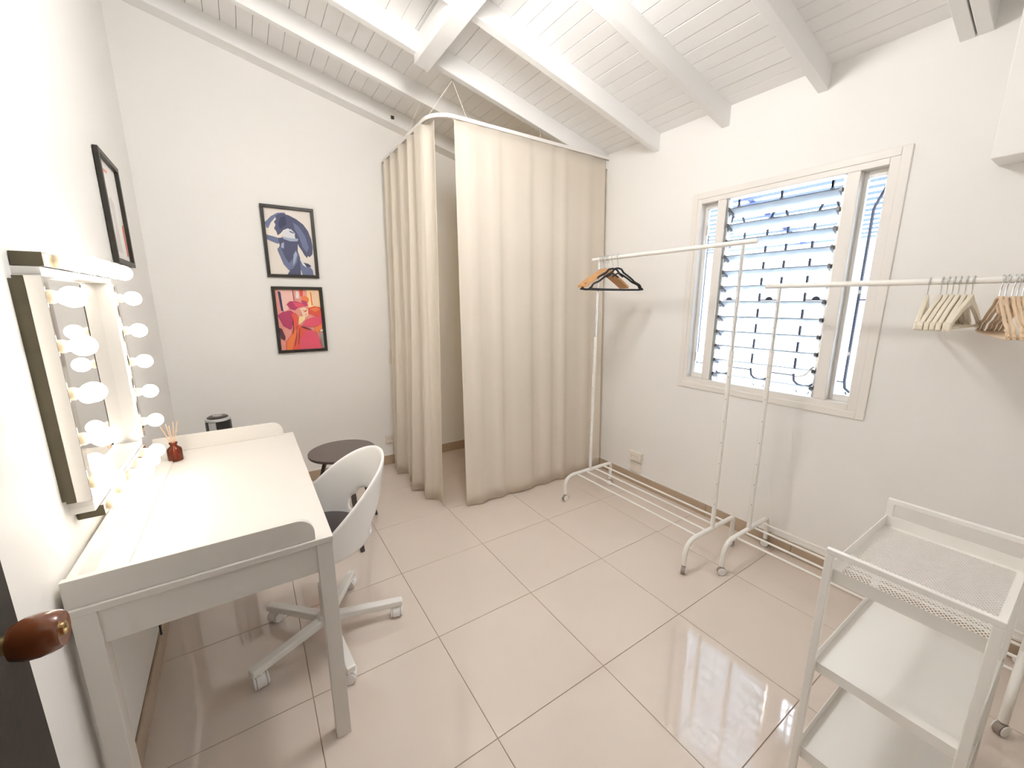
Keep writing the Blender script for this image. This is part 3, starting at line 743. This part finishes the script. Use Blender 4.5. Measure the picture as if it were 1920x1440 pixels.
def mk_velvet(name, matname, w, drop, label, group, r=.0042, neck=-.085, notch=True):
    t = thing(name, (0, 0, 0), label, 'hanger', group)
    hook(MB(), 0, neck).build('hook', 'steel', t, smooth=True)
    pts = [(0, 0, neck)]
    for s_ in (1,):
        pts += [(.03, 0, neck-.006), (.05, 0, neck-.026), (.09, 0, neck-.046), (.13, 0, neck-.068), (.155, 0, neck-.084), (w-.012, 0, neck-drop+.012), (w, 0, neck-drop-.006), (w-.012, 0, neck-drop-.020)]
    right = pts; left = [(-p[0], 0, p[2]) for p in reversed(pts[1:])]
    loop = right+left
    m = MB(); sp = smoothpath([Vector(p) for p in loop+[loop[0]]], 3)[:-1]
    n = len(sp); vs = []
    # flat ribbon section: thin in y, deep in z
    m.tube(sp, r, 8, closed=True); m.build('body', matname, t, smooth=True)
    m = MB(); m.tube([(-.045, 0, neck-.055), (0, 0, neck-.03), (.045, 0, neck-.055)], r*.8, 8); m.build('inner_brace', matname, t, smooth=True)
    return t
def place(proto, first, loc, rz, label, tilt=0):
    o = proto if first else copy_tree(proto)
    o.location = loc; o.rotation_euler = (0, tilt, rz); o['label'] = label
    return o
ordw = ['first', 'second', 'third', 'fourth', 'fifth', 'sixth', 'seventh', 'eighth']
pw = mk_wood('wooden_hanger', 'hanger_wood', .026, .215, .105, 'x', 'orange-brown wooden hangers on the tall rack', y_th=.010)
for k in range(7):
    y = 1.118-k*.0125
    place(pw, k == 0, (R1[0], y, Z1+.0145), math.radians(3), 'orange-brown wooden hanger with chrome hook, %s from the curtain' % ordw[k])
pb = mk_velvet('black_hanger', 'hanger_black', .215, .115, 'x', 'black hangers on the tall rack', r=.0064)
place(pb, True, (R1[0], 1.008, Z1+.0145), math.radians(-14), 'slim black hanger directly in front of the wooden hangers')
place(pb, False, (R1[0], .962, Z1+.0145), math.radians(-4), 'foremost slim black hanger on the tall rack, nearest the window')
pc = mk_wood('cream_hanger', 'hanger_cream', .030, .215, .098, 'x', 'cream wooden hangers on the lower rack', bar=True, y_th=.013, neck=-.072)
for k, y in enumerate((-.483, -.519, -.535, -.550, -.565, -.582, -.599)):
    place(pc, k == 0, (R2[0], y, Z2+.0145), math.radians([8, 1, 1, 1, 1, 1, -2][k]), 'cream wooden hanger with trouser bar, %s from the window' % ordw[k])
pv = mk_velvet('beige_hanger', 'hanger_beige', .215, .112, 'x', 'beige velvet hangers on the lower rack', r=.005, neck=-.075)
for k, y in enumerate((-.667, -.679, -.695, -.706, -.718, -.730)):
    place(pv, k == 0, (R2[0], y, Z2+.0145), math.radians(16), 'beige velvet hanger at the right of the lower rack, %s from the cream hangers' % ordw[k])

# ------------------------------------------------------------------ trolley
tl = thing('trolley', (.87, -.755, 0), 'white metal three-tier trolley with mesh top shelf in the right foreground', 'trolley')
TX0, TX1, TY0, TY1 = .622, 1.116, -.903, -.605
for x in (TX0, TX1-.014):
    for y in (TY0, TY1-.018):
        MB().box(x, x+.014, y, y+.018, .055, .812).build('leg', 'rack_white', tl, bevel=.002)
        castor(tl, (x+.007, y+.009, 0), random.uniform(0, 3), r=.024, hw=.014, top=.06, mats=('wheel_grey', 'plastic_white'))
    MB().box(x, x+.014, TY0, TY1, .812, .828).build('handle', 'rack_white', tl, bevel=.002)
for zb, zt, mesh in ((.738, .772, True), (.460, .488, False), (.165, .200, False)):
    x0, x1, y0, y1 = TX0+.014, TX1-.014, TY0+.004, TY1-.004
    m = MB(); t = .0015
    m.box(x0, x0+t, y0, y1, zb, zt); m.box(x1-t, x1, y0, y1, zb, zt); m.box(x0+t, x1-t, y0, y0+t, zb, zt); m.box(x0+t, x1-t, y1-t, y1, zb, zt)
    if mesh:
        m.box(x0+t, x0+.016, y0+t, y1-t, zb, zb+.0014); m.box(x1-.016, x1-t, y0+t, y1-t, zb, zb+.0014); m.box(x0+.016, x1-.016, y0+t, y0+.016, zb, zb+.0014); m.box(x0+.016, x1-.016, y1-.016, y1-t, zb, zb+.0014)
    else:
        m.box(x0+t, x1-t, y0+t, y1-t, zb, zb+.0016)
    tray = m.build('tray', 'rack_white', tl)
    if mesh:
        mm = MB(); xa, xb, ya, yb = x0+.014, x1-.014, y0+.014, y1-.014
        W, H_ = xb-xa, yb-ya; pitch = .0085; k = .62   # diamond slope dy/dx
        n = int((W*k+H_)/ (pitch*.62))
        for sgn in (1, -1):
            c = -W*k if sgn > 0 else 0
            cmax = H_ if sgn > 0 else H_+W*k
            while c < cmax:
                # line y = c + sgn*k*x clipped to the rectangle
                xs = []
                for (yy) in (0, H_):
                    xx = (yy-c)/(sgn*k)
                    if 0 <= xx <= W: xs.append((xx, yy))
                for xx in (0, W):
                    yy = c+sgn*k*xx
                    if 0 <= yy <= H_: xs.append((xx, yy))
                xs = sorted(set((round(a, 5), round(b, 5)) for a, b in xs))
                if len(xs) >= 2:
                    a, b = Vector((xa+xs[0][0], ya+xs[0][1], zb+.0002)), Vector((xa+xs[-1][0], ya+xs[-1][1], zb+.0002))
                    if (b-a).length > .004:
                        d = (b-a).normalized(); s_ = Vector((-d.y, d.x, 0))*.0009
                        mm.prism([a-s_, b-s_, b+s_, a+s_], (0, 0, .0011))
                c += pitch
        mm.build('wire_mesh', 'rack_white', tray, kind='stuff')
    for y in (y0, y1):
        for x in (x0+.012, x1-.012):
            m = MB(); yy = y-.004 if y == y0 else y+.004
            m.tube([(x, y, (zb+zt)/2), (x, yy, (zb+zt)/2)], .0045, 10); m.build('bolt', 'steel', tray, smooth=True)

# ------------------------------------------------------------------ outlets and switch
def plate(name, c, ax, nrm, w, h, label, holes, d=.008, extra=None):
    c, ax, nr = Vector(c), Vector(ax).normalized(), Vector(nrm).normalized(); az = Vector((0,0,1))
    t = thing(name, c, label, 'outlet' if 'outlet' in name else 'switch')
    def slab(u0, u1, v0, v1, d0, d1): return MB().prism([c+ax*u0+az*v0+nr*d0, c+ax*u1+az*v0+nr*d0, c+ax*u1+az*v1+nr*d0, c+ax*u0+az*v1+nr*d0], nr*(d1-d0))
    slab(-w/2, w/2, -h/2, h/2, 0, d).build('cover_plate', 'plastic_cream', t, bevel=.002)
    for u, v, a, b, mt, nm in holes: slab(u-a/2, u+a/2, v-b/2, v+b/2, d-.001, d+.0006 if mt != 'plastic_cream' else d+.003).build(nm, mt, t)
    if extra:
        for u0, u1, v0, v1, d1, mt, nm in extra: slab(u0, u1, v0, v1, 0, d1).build(nm, mt, t, bevel=.002)
    return t
sl = []
for u in (-.028, .0, .028):
    for du in (-.005, .005): sl.append((u+du, .004, .0018, .009, 'plastic_black', 'slot'))
    sl.append((u, -.009, .004, .004, 'plastic_black', 'slot'))
plate('wall_outlet', (.425, YB, .240), (1,0,0), (0,-1,0), .108, .068, 'cream three-socket outlet on the back wall beside the curtain', sl, d=.018, extra=[(.006, .014, -.155, -.034, .008, 'plastic_cream', 'conduit')])
plate('wall_outlet', (XR, 1.045, .238), (0,-1,0), (-1,0,0), .118, .068, 'cream surface-mounted outlet above a blank cover plate on the right wall', sl, d=.034, extra=[(-.058, .050, -.150, -.060, .006, 'plastic_cream', 'blank_plate')])
plate('light_switch', (.468, YB, .975), (1,0,0), (0,-1,0), .060, .115, 'cream light switch plate on the back wall left of curtain', [(0, 0, .024, .044, 'plastic_cream', 'rocker')])

# ------------------------------------------------------------------ fill lamp, added above the view to brighten the room evenly
lx, ly, lz = .24, .46, 2.68
lp = thing('fill_lamp', (lx, ly, lz), 'added round globe fill lamp, out of view on a short stem beside the middle roof beam', 'lamp')
zt_ = ZC(lx)
MB().lathe([(.01, zt_-lz-.002), (.055, zt_-lz-.002), (.055, zt_-lz-.022), (.018, zt_-lz-.03), (.018, .135), (.035, .130), (.035, .112)], (lx, ly, lz), n=28).build('fill_lamp_base', 'white_lacquer', lp, smooth=True)
R_ = .125
MB().lathe([(max(.001, R_*math.sin(a)), R_*math.cos(a)) for a in [math.radians(14+166*k/9) for k in range(10)]], (lx, ly, lz), n=18).build('globe', 'fill_lamp_glow', lp, smooth=True)
